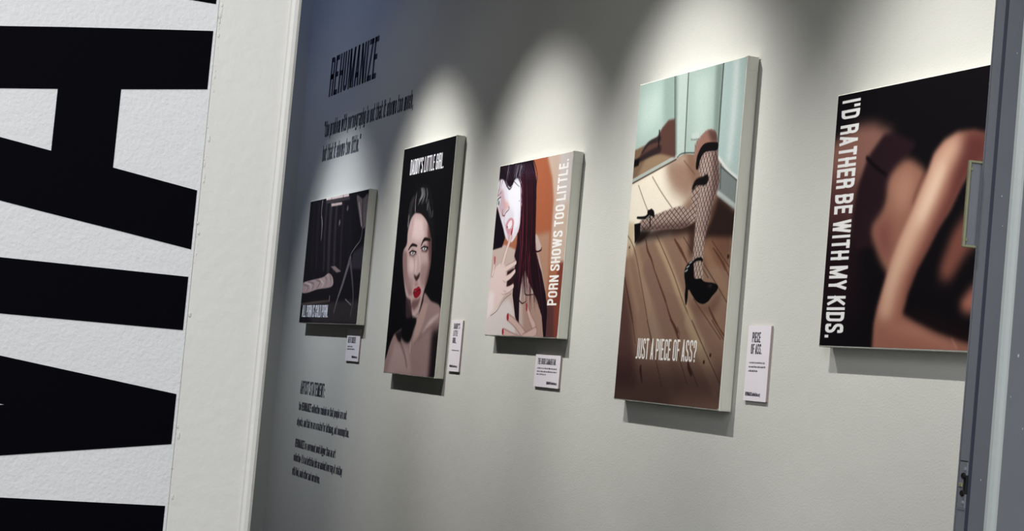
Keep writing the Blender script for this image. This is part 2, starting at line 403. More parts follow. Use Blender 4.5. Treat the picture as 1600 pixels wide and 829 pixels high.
    def text(s, txt, a, b, c, d, col, turn=0, **kw):
        """letters fitted into the box between photo points a..d; turn +1 reads upwards, -1 downwards"""
        pts = [at(p, FRONT_Y) for p in (a, b, c, d)]
        xs = sorted(p[0] for p in pts); zs = sorted(p[1] for p in pts)
        X0, X1, Z0, Z1 = (xs[0] + xs[1]) / 2, (xs[2] + xs[3]) / 2, (zs[0] + zs[1]) / 2, (zs[2] + zs[3]) / 2
        L, W = layout(txt, **kw); m = np.zeros((s.H, s.W), np.float32)
        for ch, P in L:
            for q in P:
                R = []
                for px, py in q:
                    u = px / W
                    if turn == 0: x, z = X0 + u * (X1 - X0), Z0 + py * (Z1 - Z0)
                    elif turn > 0: x, z = X1 - py * (X1 - X0), Z0 + u * (Z1 - Z0)
                    else: x, z = X0 + py * (X1 - X0), Z1 - u * (Z1 - Z0)
                    R.append(((x - s.x0) * s.k, (z - s.z0) * s.k))
                m = m + s.mask_poly(np.array(R))
        s.put(np.minimum(m, 1), col)
    def grain(s, amp, seed):
        g = np.random.default_rng(seed); s.im *= 1 + amp * s.blur(g.standard_normal((s.H, s.W)), 1.2)[..., None]
    def material(s, name, gain, sat=1.0):
        grey = s.im.mean(2, keepdims=True); s.im = grey + (s.im - grey) * sat
        lin = np.clip(srgb(np.clip(s.im, 0, 255)) * gain, 0, 1)
        out = np.where(lin <= .0031308, lin * 12.92, 1.055 * lin ** (1 / 2.4) - .055)
        im = bpy.data.images.new(name, s.W, s.H); px = np.ones((s.H, s.W, 4), np.float32); px[..., :3] = out
        im.pixels.foreach_set(px.ravel()); im.update(); im.pack()
        m = bpy.data.materials.new(name); m.use_nodes = True; nt = m.node_tree; b = nt.nodes['Principled BSDF']
        t = nt.nodes.new('ShaderNodeTexImage'); t.image = im; t.extension = 'EXTEND'
        nt.links.new(t.outputs[0], b.inputs['Base Color']); b.inputs['Roughness'].default_value = .6
        b.inputs['Specular IOR Level'].default_value = .05
        tc = nt.nodes.new('ShaderNodeTexCoord'); n = nt.nodes.new('ShaderNodeTexNoise'); n.inputs['Scale'].default_value = 600
        bp = nt.nodes.new('ShaderNodeBump'); bp.inputs['Distance'].default_value = .0001
        nt.links.new(tc.outputs['Object'], n.inputs['Vector']); nt.links.new(n.outputs[0], bp.inputs['Height']); nt.links.new(bp.outputs[0], b.inputs['Normal'])
        return m

def paint_room(p):              # dark bedroom: curtains, a slit of window, a pale blanket
    p.use(460, 290, 6.907)
    for x, c, w in ((250, 34, 18), (330, 44, 26), (380, 50, 40), (440, 46, 34), (510, 38, 26), (600, 26, 30), (200, 28, 24)):
        p.stroke([(x + 20, 200), (x, 500), (x - 15, 900)], w, (c, c * .92, c * .98), 7, .8)
    p.fill('345,135 590,85 590,118 345,162', (200, 180, 174), 2); p.fill('345,165 600,120 600,150 345,195', (58, 52, 54), 3)
    p.stroke('405,120 405,160', 5, (40, 34, 36)); p.stroke('528,95 528,135', 5, (40, 34, 36))
    p.fill('400,195 515,178 515,206 400,226', (176, 156, 150), 2)
    p.stroke('306,165 292,300 300,410 288,590', [9, 5, 10, 4], (140, 128, 132), 2)
    p.dot((575, 245), 12, 12, (90, 80, 80), 3); p.dot((488, 400), 10, 14, (100, 90, 88), 3)
    p.fill('675,110 740,140 795,90 800,260 765,440 725,450 700,330', (98, 88, 88), 3, curve=True)
    p.stroke('740,140 735,300 742,440', 7, (40, 34, 38), 2); p.stroke('700,190 715,320 725,430', 12, (150, 136, 132), 2)
    p.stroke('735,460 715,580 660,660 610,740 590,829', [5, 4, 5, 4, 4], (135, 125, 126), 1)
    p.fill('640,720 745,640 740,900 600,900', (48, 44, 50), 6)
    p.use(460, 400, 6.907)
    p.fill('380,500 700,470 690,730 200,720 80,560 240,490', (46, 41, 42), 9)
    p.fill('90,290 300,230 370,185 415,235 402,328 250,358 140,395 78,388', (150, 130, 128), 2, curve=True)
    for a in ('95,300 150,330 130,385', '150,280 210,300 190,360', '230,255 280,280 240,345', '330,215 350,260 330,330', '380,200 395,260 385,320'):
        p.stroke(a, [6, 10, 4], (104, 88, 88), 3, .8)
    for a in ('110,290 180,310 170,370', '270,245 310,290 290,340'): p.stroke(a, [4, 8, 3], (196, 178, 172), 3, .7)
    p.fill('392,112 440,108 505,165 455,178', (120, 104, 100), 2)
    p.stroke('602,30 520,300 462,470 425,610', [30, 24, 14, 9], (92, 86, 88), 2)      # two slim slanted posts
    p.stroke('604,60 628,300 632,480 604,640', [24, 17, 12, 10], (72, 68, 72), 2)
    p.stroke('550,465 610,525', 7, (105, 98, 98), 1); p.stroke('380,430 376,480', 7, (130, 120, 118), 1)
    p.stroke('60,520 180,505 380,480', [6, 9, 6], (84, 72, 64), 3)
    p.text('ALL PORN IS CHILD PORN.', (471.9, 494.8), (512.4, 495.8), (473, 476.4), (512.8, 476), (215, 218, 232), wid=.24, t=.12, gap=.08)
    p.grain(.18, 1)

def paint_portrait(p):          # low-key studio portrait: sleek dark hair, pale face, bare shoulders
    p.use(590, 400, 4.146)
    p.fill('306,238 345,288 405,330 402,480 372,800 40,760 60,640 100,520 140,480 200,440 258,395 292,300', (148, 122, 120), 5, curve=True)
    p.fill('352,480 470,440 470,860 322,860', (26, 19, 23), 22)
    p.fill('110,560 200,600 220,760 60,760', (176, 154, 150), 14, .7)
    p.fill('255,400 300,300 330,300 300,420 250,560 225,560', (180, 150, 142), 8, .8)
    p.stroke('395,380 340,430 290,500', [10, 22, 10], (198, 176, 172), 7, .8); p.stroke('215,560 208,620', 10, (196, 174, 170), 5, .7)
    p.stroke('150,560 175,640 190,720', [14, 10, 8], (96, 74, 76), 7, .8); p.stroke('240,560 330,470 380,460', 14, (118, 92, 92), 8, .6)
    p.use(600, 205, 4.146)
    p.fill('148,700 150,560 185,430 235,355 285,352 318,450 325,640 305,800 120,829', (17, 17, 20), 5, curve=True)
    face = p.fill('205,528 240,528 280,568 302,640 306,760 302,850 292,910 276,980 260,1030 246,1090 226,1165 192,1204 166,1150 140,1050 126,930 122,829 128,770 148,730 155,650 175,570', (182, 156, 153), 4, curve=True)
    p.fill('285,570 330,640 330,960 285,1060 262,1000 292,860 282,700', (70, 44, 42), 14, .9, within=face)
    p.fill('120,760 150,780 150,900 185,1060 160,1060 110,900', (110, 82, 82), 8, .7, within=face)
    p.fill('200,560 250,570 262,690 215,710 180,690', (214, 192, 190), 12, .8, within=face)
    p.fill('165,830 215,840 205,920 165,900', (214, 192, 190), 10, .7, within=face)
    hr = random.Random(7)
    for i in range(26):
        t = hr.random(); x = 238 + 42 * t
        p.stroke([(x, 362 + 10 * hr.random()), (x + 4, 400 + 20 * hr.random()), (x - 6 - 14 * (1 - t), 440 + 40 * hr.random())], [1.5, 4, 1.5], (96 + 60 * hr.random(),) * 3, 1.6, .55)
    for i in range(10):
        x = 160 + 30 * hr.random(); p.stroke([(x + 30, 420), (x + 8, 480), (x - 2, 560 + 50 * hr.random())], [1.5, 3, 2], (80 + 60 * hr.random(),) * 3, 2, .35)
    for i in range(8):
        x = 280 + 20 * hr.random(); p.stroke([(x - 10, 440), (x, 500), (x + 12, 560)], [2, 3, 2], (70 + 40 * hr.random(),) * 3, 2, .4)
    p.stroke('213,400 205,455 203,520', [3, 5, 6], (150, 140, 140), 2); p.stroke('162,545 156,615', [8, 12], (128, 126, 130), 4)
    p.stroke('285,470 280,505', 10, (96, 94, 94), 4); p.stroke('316,515 314,550', 5, (90, 88, 90), 2)
    p.stroke('210,520 250,530 290,590 308,680', [8, 12, 16, 12], (18, 14, 16), 3)
    p.stroke('158,768 182,736 214,742', [5, 12, 7], (24, 16, 18), 2); p.stroke('240,742 262,700 300,704', [5, 14, 8], (22, 14, 16), 2)
    p.fill('160,800 185,762 215,790 190,812', (60, 40, 42), 5, .7); p.fill('240,775 262,735 292,752 275,785', (50, 32, 34), 5, .8)
    for c in ((187, 786), (263, 758)):
        p.dot(c, 20, 8, (225, 225, 228), 2); p.dot(c, 9, 8, (120, 126, 134), 1); p.dot(c, 5, 5, (12, 10, 12), 1); p.dot((c[0] - 2, c[1] - 5), 2, 2, (240, 240, 240), 0)
    for c in ((187, 775), (263, 747)): p.stroke([(c[0] - 24, c[1] + 12), (c[0] - 4, c[1]), (c[0] + 22, c[1] + 6)], 5, (14, 9, 10), 1)
    p.use(590, 400, 4.146)
    p.stroke('268,-20 276,60 272,100', [6, 8, 12], (206, 184, 180), 4, .8); p.stroke('235,-10 240,60 234,110', 8, (142, 112, 112), 6, .7)
    p.fill('236,118 252,130 274,106 270,134 252,160 240,142', (40, 20, 22), 4, .95, curve=True)
    p.fill('180,120 230,150 228,230 190,220', (150, 122, 120), 12, .7); p.fill('278,60 330,40 325,140 290,200 275,150', (120, 92, 90), 12, .5)
    p.fill('238,166 262,166 262,196 242,196', (142, 112, 110), 6, .6)
    p.fill('232,238 236,214 252,206 266,196 278,212 272,232 248,222', (148, 22, 38), 1.5, curve=True)
    p.fill('231,240 250,228 276,214 280,236 262,264 242,270', (128, 20, 34), 1.5, curve=True); p.stroke('231,238 250,226 278,214', 3, (40, 10, 16), 1)
    p.fill('226,284 262,276 280,262 262,320 236,350 214,330', (96, 68, 68), 8, .85)
    p.stroke('226,398 256,388 266,360', [8, 12, 8], (186, 160, 156), 4)
    p.fill('182,262 214,282 224,380 196,440 182,380', (58, 42, 46), 5, .9)
    p.fill('176,420 220,396 252,412 236,470 208,552 178,556 152,520 158,460', (10, 8, 12), 7, curve=True)
    p.fill('112,500 160,470 150,560 132,548', (16, 12, 16), 6, .9)
    p.text("DADDY'S LITTLE GIRL.", (640.5, 273.7), (693.6, 262.4), (642.4, 249.6), (694.2, 237.5), (226, 226, 232), wid=.22, t=.11, gap=.07)
    p.grain(.04, 2)

def paint_red_nails(p):         # pale face behind long dark hair, hands with red nails, orange backdrop
    p.use(750, 230, 4.876)
    p.fill('515,60 740,20 700,500 640,900 535,900 548,600 562,400 552,230', (200, 176, 160), 12)
    p.fill('610,40 730,20 700,360 600,500', (206, 200, 200), 22, .8)
    p.fill('395,80 500,60 545,260 552,420 540,640 400,640', (168, 96, 66), 10, .9)
    p.use(750, 370, 4.876)
    p.fill('405,0 530,-40 520,300 500,480 430,300', (178, 140, 118), 12, .9)
    p.fill('600,190 650,190 600,790 500,790 505,480 560,470', (124, 62, 50), 10); p.fill('505,520 560,500 560,790 500,790', (78, 52, 54), 12, .8)
    p.fill('92,92 190,60 280,100 430,60 470,240 500,440 500,790 30,760 60,500 72,340', (196, 176, 168), 4)
    p.fill('60,560 220,470 260,560 270,760 30,760', (222, 214, 212), 14, .8)
    p.fill('320,470 420,420 490,540 490,780 330,780', (168, 134, 120), 14, .8)
    p.fill('415,-30 440,-10 470,80 440,110 420,80', (198, 176, 170), 3)
    p.use(750, 230, 4.876)
    face = p.fill('150,235 320,235 328,400 306,590 250,715 205,705 175,620 145,520 126,430 135,330', (222, 218, 228), 3, curve=True)
    p.fill('205,280 320,260 320,420 290,600 250,640 260,500 215,420', (240, 240, 250), 14, .8, within=face)
    p.fill('150,300 180,330 200,470 170,540 140,470', (186, 150, 158), 10, .7, within=face)
    p.fill('175,400 215,420 225,460 200,480', (214, 150, 140), 10, .6, within=face)
    p.stroke('172,470 172,512 186,522 196,500 222,470 218,450', [3, 5, 6, 5, 4, 3], (104, 56, 62), 1.2)
    p.stroke('188,520 184,570 195,600', 3, (176, 130, 138), 3)
    p.fill('194,600 212,556 238,536 258,556 256,602 238,645 216,662 202,640', (204, 148, 158), 2, curve=True)
    p.fill('210,596 224,566 242,556 243,598 224,622 211,612', (236, 228, 232), 1.5, curve=True); p.fill('206,598 212,602 210,616 204,610', (60, 34, 40), 1.5)
    p.fill('205,640 240,640 250,690 215,715', (206, 150, 165), 6, .7)
    p.dot((146, 418), 14, 26, (212, 220, 224), 2, rot=-.35); p.dot((144, 424), 8, 15, (84, 116, 124), 1); p.dot((143, 426), 4, 7, (10, 10, 14), 1)
    p.stroke('130,440 136,400 160,378', [4, 7, 4], (24, 14, 20), 1); p.stroke('138,372 165,340', [4, 3], (90, 60, 66), 2)
    p.dot((300, 408), 3, 3, (60, 40, 40), 0)
    HA = (30, 19, 27)
    p.fill('145,140 405,92 432,250 428,420 415,640 420,900 285,900 262,829 300,660 318,520 326,400 326,290 306,240 280,232 262,252 250,285 232,308 212,290 200,262 178,244 155,244 146,262', HA, 3)
    for q, w in (('170,200 192,260 222,318 245,300', [8, 10, 8, 3]), ('240,230 262,262 300,300', [6, 4, 2]), ('290,220 318,300 322,380', [8, 8, 4]), ('180,230 172,262 160,300', [5, 4, 2]), ('225,240 215,280 200,300', [6, 5, 2])): p.stroke(q, w, HA, 2, .9)
    p.fill('118,560 132,450 150,520 178,620 192,690 168,760 95,782', (20, 14, 24), 3)
    p.stroke('160,240 150,300 132,390', [6, 5, 4], (70, 34, 44), 1.5); p.stroke('158,235 146,330 150,300', 3, (110, 60, 66), 1)
    for i in range(16):
        x = 175 + i * 14; p.stroke([(x, 150 - i * 2), (x + 22, 190), (x + 34 + i * 2, 250)], [2, 4, 2], (74 + (i * 37) % 90, 66 + (i * 29) % 80, 92 + (i * 31) % 80), 1.5, .5)
    for i in range(12):
        x = 330 + i * 8; p.stroke([(x, 130), (x + 6, 380), (x - 18 + i, 700), (x - 30, 880)], [2, 4, 4, 2], (72 + (i * 23) % 50, 22, 40 + (i * 17) % 30), 3, .5)
    p.stroke('410,100 436,200 425,330 402,400', [6, 5, 3, 2], HA, 1); p.stroke('395,200 430,380 405,400', 3, HA, 1)
    p.stroke('300,640 310,560 330,480', [4, 5, 4], (96, 44, 56), 1)
    p.use(750, 370, 4.876)
    p.fill('285,-30 420,-30 425,120 470,270 500,430 512,560 500,790 484,790 470,600 430,470 375,350 345,255 322,300 300,470 296,640 300,700 268,610 248,440 262,250 285,100', HA, 2)
    for q, w in (('330,200 340,380 352,440 440,430', [9, 8, 6, 3]), ('290,470 320,505 350,490', [7, 6, 3]), ('370,250 400,380 440,440', [6, 5, 3]), ('405,70 430,110 465,100 468,80', [5, 7, 8, 5]), ('400,200 440,360 462,510', [5, 5, 2])):
        p.stroke(q, w, (46, 20, 30), 1)
    for i in range(9):
        x = 320 + i * 12; p.stroke([(x, 0), (x - 6 + i * 5, 200), (x + i * 9, 420)], [3, 4, 2], (84, 24 + i * 2, 44), 1.5, .5)
    for i in range(5): p.stroke([(270 + i * 4, 60), (255 + i * 8, 260), (262 + i * 8, 470)], [2, 3, 2], (66, 30, 44), 1, .5)
    hr = random.Random(3)
    for i in range(70):                                     # long strands down the shoulder
        t = hr.random(); x0 = 300 + 120 * t; x1 = 270 + 60 * hr.random() + 150 * t ** 1.5; dark = hr.random() < .62
        c = (22 + 14 * hr.random(), 13, 20) if dark else (84 + 40 * hr.random(), 30 + 14 * hr.random(), 52)
        p.stroke([(x0 + 4, -480), (x0 + 10, -260), (x0 + 4, 40), (x0 * .5 + x1 * .5 + hr.uniform(-14, 14), 220), (x1 + hr.uniform(-10, 30) * t, 330 + 200 * hr.random() + 90 * t)], [1, 4, 6, 5, 1.5], c, 1.6, .75)
    p.use(750, 230, 4.876)
    for i in range(46):                                     # fringe falling over the forehead
        t = hr.random(); x = 160 + 170 * t; d = hr.random()
        c = HA if d < .55 else ((206, 200, 220) if d > .86 else (88, 70, 96))
        p.stroke([(x + 24, 120 + 20 * hr.random()), (x + 8 + 10 * hr.random(), 190), (x + hr.uniform(-8, 16), 232 + 46 * hr.random() * (1 - abs(t - .4)))], [3, 5, 1.2], c, 1.2, .7)
    for i in range(30):                                     # edge of the hair against the cheek
        y = 250 + 16 * i; x = 322 - .0011 * max(0, y - 380) ** 2 * .35
        p.stroke([(x + 14, y - 60), (x + 4 + hr.uniform(-7, 5), y), (x - 2 + hr.uniform(-10, 6), y + 70)], [6, 6, 1.5], (34 + 60 * hr.random() ** 2, 18, 30), 1.6, .8)
    p.use(750, 370, 4.876)
    SK, SD = (226, 204, 198), (150, 108, 104)
    p.fill('205,265 250,240 275,240 262,330 240,390 200,400', (44, 24, 30), 4)
    hand = p.fill('74,340 105,260 160,200 205,240 200,330 192,420 150,500 105,560 70,600 40,690 38,600 52,480', SK, 2, curve=True)
    p.fill('60,420 110,420 100,560 50,620', (240, 232, 232), 12, .6, within=hand); p.fill('170,260 210,270 196,420 165,430', SD, 9, .5, within=hand)
    for q, w in (('160,255 195,125 232,10 243,-70', [34, 25, 19, 13]), ('168,262 225,225 272,196', [30, 25, 18]), ('176,330 228,300 264,262', [30, 26, 18]), ('176,410 220,398 250,375', [34, 30, 22]), ('95,285 106,230 112,165', [26, 22, 15])):
        p.stroke(q, [v + 5 for v in w], SD, 2); p.stroke(q, w, SK, 2)
    p.fill('120,230 190,215 205,330 195,430 130,440 90,360', SK, 9)
    p.stroke('176,330 188,345 195,338', 3, SD, 2, .7); p.stroke('180,405 190,418 198,410', 3, SD, 2, .7); p.stroke('80,600 130,560 180,480 240,430', [3, 4, 3, 3], (120, 82, 74), 1.5)
    RED = (160, 26, 46)
    p.dot((113, 178), 7, 22, RED, 1, rot=.0); p.use(750, 230, 4.876); p.dot((243, 640), 9, 21, RED, 1, rot=-.3); p.dot((245, 632), 2, 7, (226, 120, 130), 1, rot=-.3)
    p.use(750, 370, 4.876); p.dot((104, 160), 3, 14, (210, 90, 100), 1)
    for q, w in (('212,608 275,665 330,740 350,800', [30, 34, 38, 44]), ('178,722 230,752 300,790', [30, 34, 40]), ('355,530 385,620 412,690 415,800', [20, 30, 40, 60]), ('330,770 420,720', [40, 40])):
        p.stroke(q, [v + 5 for v in w], (128, 84, 80), 3); p.stroke(q, w, (206, 176, 168), 3)
    p.dot((212, 610), 12, 19, RED, 1, rot=.3); p.dot((174, 720), 11, 17, RED, 1, rot=.3); p.dot((356, 535), 8, 22, (150, 40, 54), 1, rot=.35)
    p.text('PORN SHOWS TOO LITTLE.', (854.6, 476.4), (868.8, 477), (875, 250), (889.6, 248.5), (246, 244, 240), turn=1, wid=.40, t=.18, gap=.12, space=.28)

def paint_floorboards(p):       # plank floor, pale teal panels, a mirror, legs in net stockings and black shoes
    p.use(960, 370, 5.183)
    p.fill('80,-900 960,-900 960,900 0,900', (146, 110, 88), 0)
    p.use(970, 200, 4.145)
    p.fill('60,350 330,190 420,180 470,420 360,560 330,680 110,740 30,829', (244, 232, 208), 12)
    p.fill('300,190 480,180 480,420 430,480 330,400 290,280', (140, 98, 76), 22, .8)
    p.fill('40,600 90,620 85,829 30,829', (196, 170, 132), 8, .8)
    for q in ('115,370 150,470 185,560', '205,315 260,410 335,520', '410,210 480,300', '560,560 700,740', '530,640 700,829'): p.stroke(q, 3, (104, 76, 58), 1, .8)
    p.fill('560,540 650,400 720,450 700,829 640,829', (70, 40, 30), 16, .8)
    p.fill('520,640 560,560 700,700 700,900 520,900', (128, 84, 60), 10, .8)
    p.use(960, 370, 5.183)
    for q, w, c, a in (('350,20 450,250 560,540 700,860', 30, (192, 160, 122), .8), ('178,130 262,480 345,860', 34, (170, 136, 108), .7), ('120,90 130,300 190,600', 20, (160, 122, 96), .6),
                       ('560,60 640,400 830,760', 46, (158, 118, 92), .6), ('270,260 370,520 440,820', 54, (134, 100, 84), .7), ('740,540 900,800', 40, (150, 112, 84), .6), ('740,120 930,520', 34, (164, 124, 94), .5)):
        p.stroke(q, w, c, 7, a)
    for q in ('105,-20 165,110 225,420 300,860', '345,-10 470,280 570,560 705,860', '700,180 800,340 912,530', '72,300 130,560 170,860', '560,0 760,330', '640,500 860,829', '790,30 930,240'):
        p.stroke(q, 3, (74, 48, 38), 1, .85)
    for q, w in (('255,20 270,110 300,180 325,270', [4, 9, 7, 4]), ('325,270 372,400 415,520', [3, 6, 8]), ('415,520 450,640 490,740 520,829', [3, 7, 9, 8]), ('488,20 540,110 592,214', [6, 11, 4]), ('85,330 125,560 150,690', [4, 9, 4]), ('765,570 800,650 850,740 890,800', [5, 8, 4, 6]), ('800,90 860,180 900,270', [4, 7, 3]), ('880,200 935,330', 4)):
        p.stroke(q, w, (92, 50, 34), 1.5, .9)
    for i in range(14): p.stroke([(380 + i * 14, 420 + i * 6), (430 + i * 14, 600 + i * 4), (500 + i * 16, 829)], 2, (100, 72, 60), 1, .35)
    p.dot((922, 158), 6, 6, (60, 34, 26), 1); p.dot((123, 84), 4, 4, (90, 60, 40), 1)
    p.use(970, 500, 8.288)
    for q, w, c, a in (('880,0 1050,420 1230,860', 44, (176, 146, 112), .7), ('390,0 520,330 640,860', 46, (150, 120, 98), .6), ('1000,0 1230,350 1330,700', 46, (132, 96, 80), .5), ('640,420 760,860', 40, (134, 98, 82), .6)):
        p.stroke(q, w, c, 8, a)
    for q in ('340,0 400,250 460,540 530,860', '920,0 1100,420 1300,860', '700,300 860,829', '880,560 1000,860', '1180,0 1330,250'): p.stroke(q, 3, (66, 42, 34), 1, .8)
    p.stroke('640,-10 690,60 735,160', [4, 6, 9], (84, 48, 36), 1.5); p.stroke('735,100 760,200 700,420', [6, 4, 2], (96, 62, 50), 1.5, .7)
    p.stroke('870,540 880,620 912,695', [6, 12, 12], (66, 34, 28), 2); p.stroke('258,600 255,650 275,800', [9, 11, 5], (50, 28, 26), 2)
    for c in ((1160, 452), (1075, 542)): p.dot(c, 5, 5, (54, 34, 30), 1)
    p.fill('-60,-900 60,-500 150,0 200,860 -120,860', (72, 40, 38), 20, .75)
    p.fill('-100,480 1400,640 1400,1100 -100,1100', (48, 28, 28), 40, .7)
    # pale teal panels and the mirror
    p.use(940, 70, 2.762)
    p.fill('160,170 640,35 590,590 500,480 355,470 325,488 130,600', (168, 190, 180), 1.5)
    p.fill('160,176 320,130 320,320 250,380 138,460', (170, 196, 186), 2); p.fill('170,230 260,180 250,330 160,400', (196, 220, 210), 26, .8)
    p.fill('268,140 322,128 320,320 268,350', (138, 162, 152), 12, .7)
    p.fill('138,458 205,425 322,330 322,486 128,596', (128, 98, 72), 2); p.fill('200,470 322,470 322,486 150,580', (168, 138, 104), 8, .7)
    p.stroke('321,128 320,486', 13, (128, 146, 140), 1); p.stroke('317,128 316,484', 4, (70, 82, 80), 1)
    p.stroke('128,592 322,484', 13, (176, 184, 176), 1); p.stroke('126,602 322,494', 4, (70, 54, 44), 1)
    p.fill('336,126 374,116 358,468 326,486', (182, 202, 192), 2); p.fill('382,114 524,74 500,470 362,466', (166, 190, 180), 2)
    p.fill('400,140 480,120 460,380 400,440', (194, 214, 204), 22, .7); p.fill('495,85 527,75 503,470 480,460', (110, 130, 122), 8, .7)
    p.stroke('376,116 359,468', 4, (50, 58, 56), 1); p.stroke('528,74 500,470', 5, (44, 52, 50), 1)
    p.fill('531,72 640,40 592,590 503,472', (170, 194, 190), 2); p.stroke('585,60 570,300 548,500', [26, 26, 22], (214, 226, 222), 12, .8)
    p.stroke('388,408 420,404 424,380', [5, 5, 3], (112, 124, 116), 1); p.fill('390,385 428,375 428,405 390,408', (196, 210, 202), 2, .8)
    p.stroke('326,486 362,466 500,472', 3, (60, 66, 62), 1)
    p.fill('503,505 592,588 580,720 503,655', (120, 130, 128), 2); p.stroke('505,486 545,540 594,582', 10, (216, 222, 218), 2); p.stroke('515,525 592,592', 4, (70, 76, 76), 1)
    p.stroke('503,640 582,702', 14, (178, 186, 184), 2); p.stroke('515,515 512,620', 4, (70, 76, 78), 1)
    p.fill('503,662 578,722 570,829 440,829 490,720', (44, 28, 24), 8)
    # reflection in the mirror
    p.fill('318,318 290,324 262,358 240,400 190,445 165,478 170,486 215,470 262,470 318,486', (92, 58, 50), 3)
    p.stroke('252,405 205,425 175,465', [16, 12, 8], (52, 38, 40), 2); p.stroke('250,450 190,480 140,512', [22, 18, 16], (48, 34, 36), 3); p.stroke('250,370 246,440', 6, (20, 14, 16), 1)
    p.fill('136,500 165,490 160,520 138,530', (16, 12, 14), 2)
    # legs
    p.use(970, 200, 4.145)
    p.fill('440,620 560,560 560,690 460,829 440,829', (60, 34, 26), 12, .8)
    p.stroke('120,720 260,672 470,640', [20, 34, 30], (44, 26, 22), 10, .9)
    leg2 = p.fill('462,392 500,350 545,372 532,440 512,520 480,600 400,645 300,650 200,660 130,655 128,600 200,572 290,536 380,508 452,512', (176, 146, 132), 2, curve=True)
    p.fill('130,640 300,620 440,600 470,680 130,690', (92, 62, 56), 10, .8, within=leg2)
    leg1 = p.fill('505,70 555,18 600,12 622,50 628,180 640,330 612,430 580,560 548,700 530,860 528,960 470,960 468,829 478,700 490,560 505,430 520,330 500,260 480,190 480,110', (172, 140, 128), 2, curve=True)
    p.use(960, 370, 5.183)
    leg1 = np.maximum(leg1, p.fill('655,-20 728,-20 716,180 716,350 655,330 645,190', (184, 156, 140), 2))
    p.use(970, 200, 4.145)
    up = p.fill('470,200 500,90 550,5 605,5 625,60 625,120 560,110 505,170 495,240', (154, 106, 90), 4, within=leg1)
    p.fill('600,140 650,140 650,440 590,560 560,760 540,829 545,640 590,430', (104, 76, 70), 10, .75, within=leg1)
    p.fill('560,10 640,10 640,100 590,90', (80, 50, 46), 8, .8, within=leg1)
    p.fill('520,200 575,170 575,300 540,440 505,640 490,829 480,700', (200, 174, 160), 12, .6, within=leg1)
    ga = leg1 * (1 - np.clip(up * 1.3, 0, 1)); Yg, Xg = np.mgrid[0:p.H, 0:p.W]
    warp = 3 * np.sin(Yg / 37.) + 3 * np.sin(Xg / 29.)
    def net(mask, ang, sp):
        m = 0
        for t in ang:
            v = (Xg * math.cos(t) + Yg * math.sin(t) + warp) / sp; d = np.abs(v - np.round(v)) * sp
            m = np.maximum(m, np.clip(1.5 - d, 0, 1))
        p.put(mask * m, (30, 22, 26), .85)
    net(ga, (.55, -.50), 13); net(np.clip(leg2 - leg1, 0, 1), (.95, 2.1), 14)
    p.stroke('496,250 508,185 545,128 618,118', [16, 22, 24, 22], (16, 11, 14), 1.5, within=None); p.stroke('468,388 492,350 540,340 552,330', [12, 18, 26, 26], (18, 12, 14), 2)
    p.fill('88,622 128,614 126,690 90,750', (12, 9, 12), 1.5); p.stroke('107,580 160,578 196,545', [6, 9, 20], (12, 9, 12), 1); p.stroke('180,545 205,550 214,570', [14, 18, 8], (14, 10, 13), 1); p.stroke('190,560 190,636', 6, (14, 10, 12), 1); p.stroke('165,585 188,565', 3, (150, 150, 150), 1)
    p.fill('100,690 135,655 200,665 150,720 95,760', (24, 14, 12), 6, .9)
    p.use(960, 370, 5.183)
    p.fill('600,530 760,560 880,430 800,620 650,600', (92, 60, 48), 14, .7)
    p.fill('566,300 580,240 612,200 640,206 648,330 700,336 730,362 800,372 836,392 832,430 790,480 760,520 715,542 665,520 630,470 600,425 592,500 578,552 570,480 576,400', (11, 9, 12), 1.5, curve=True)
    p.stroke('636,212 660,186 700,178 712,190', [7, 8, 9, 7], (12, 9, 12), 1)
    for c in ((595, 240), (582, 272), (617, 205)): p.stroke([(c[0] - 8, c[1] + 8), (c[0] + 10, c[1] - 6)], 4, (176, 186, 190), 1)
    p.dot((775, 395), 12, 4, (44, 40, 44), 3)
    p.text('JUST A PIECE OF ASS?', (992.9, 560.3), (1086.4, 565.2), (995.6, 528), (1089.8, 531), (242, 240, 234), wid=.20, t=.105, gap=.065, space=.16)
    p.grain(.03, 4)

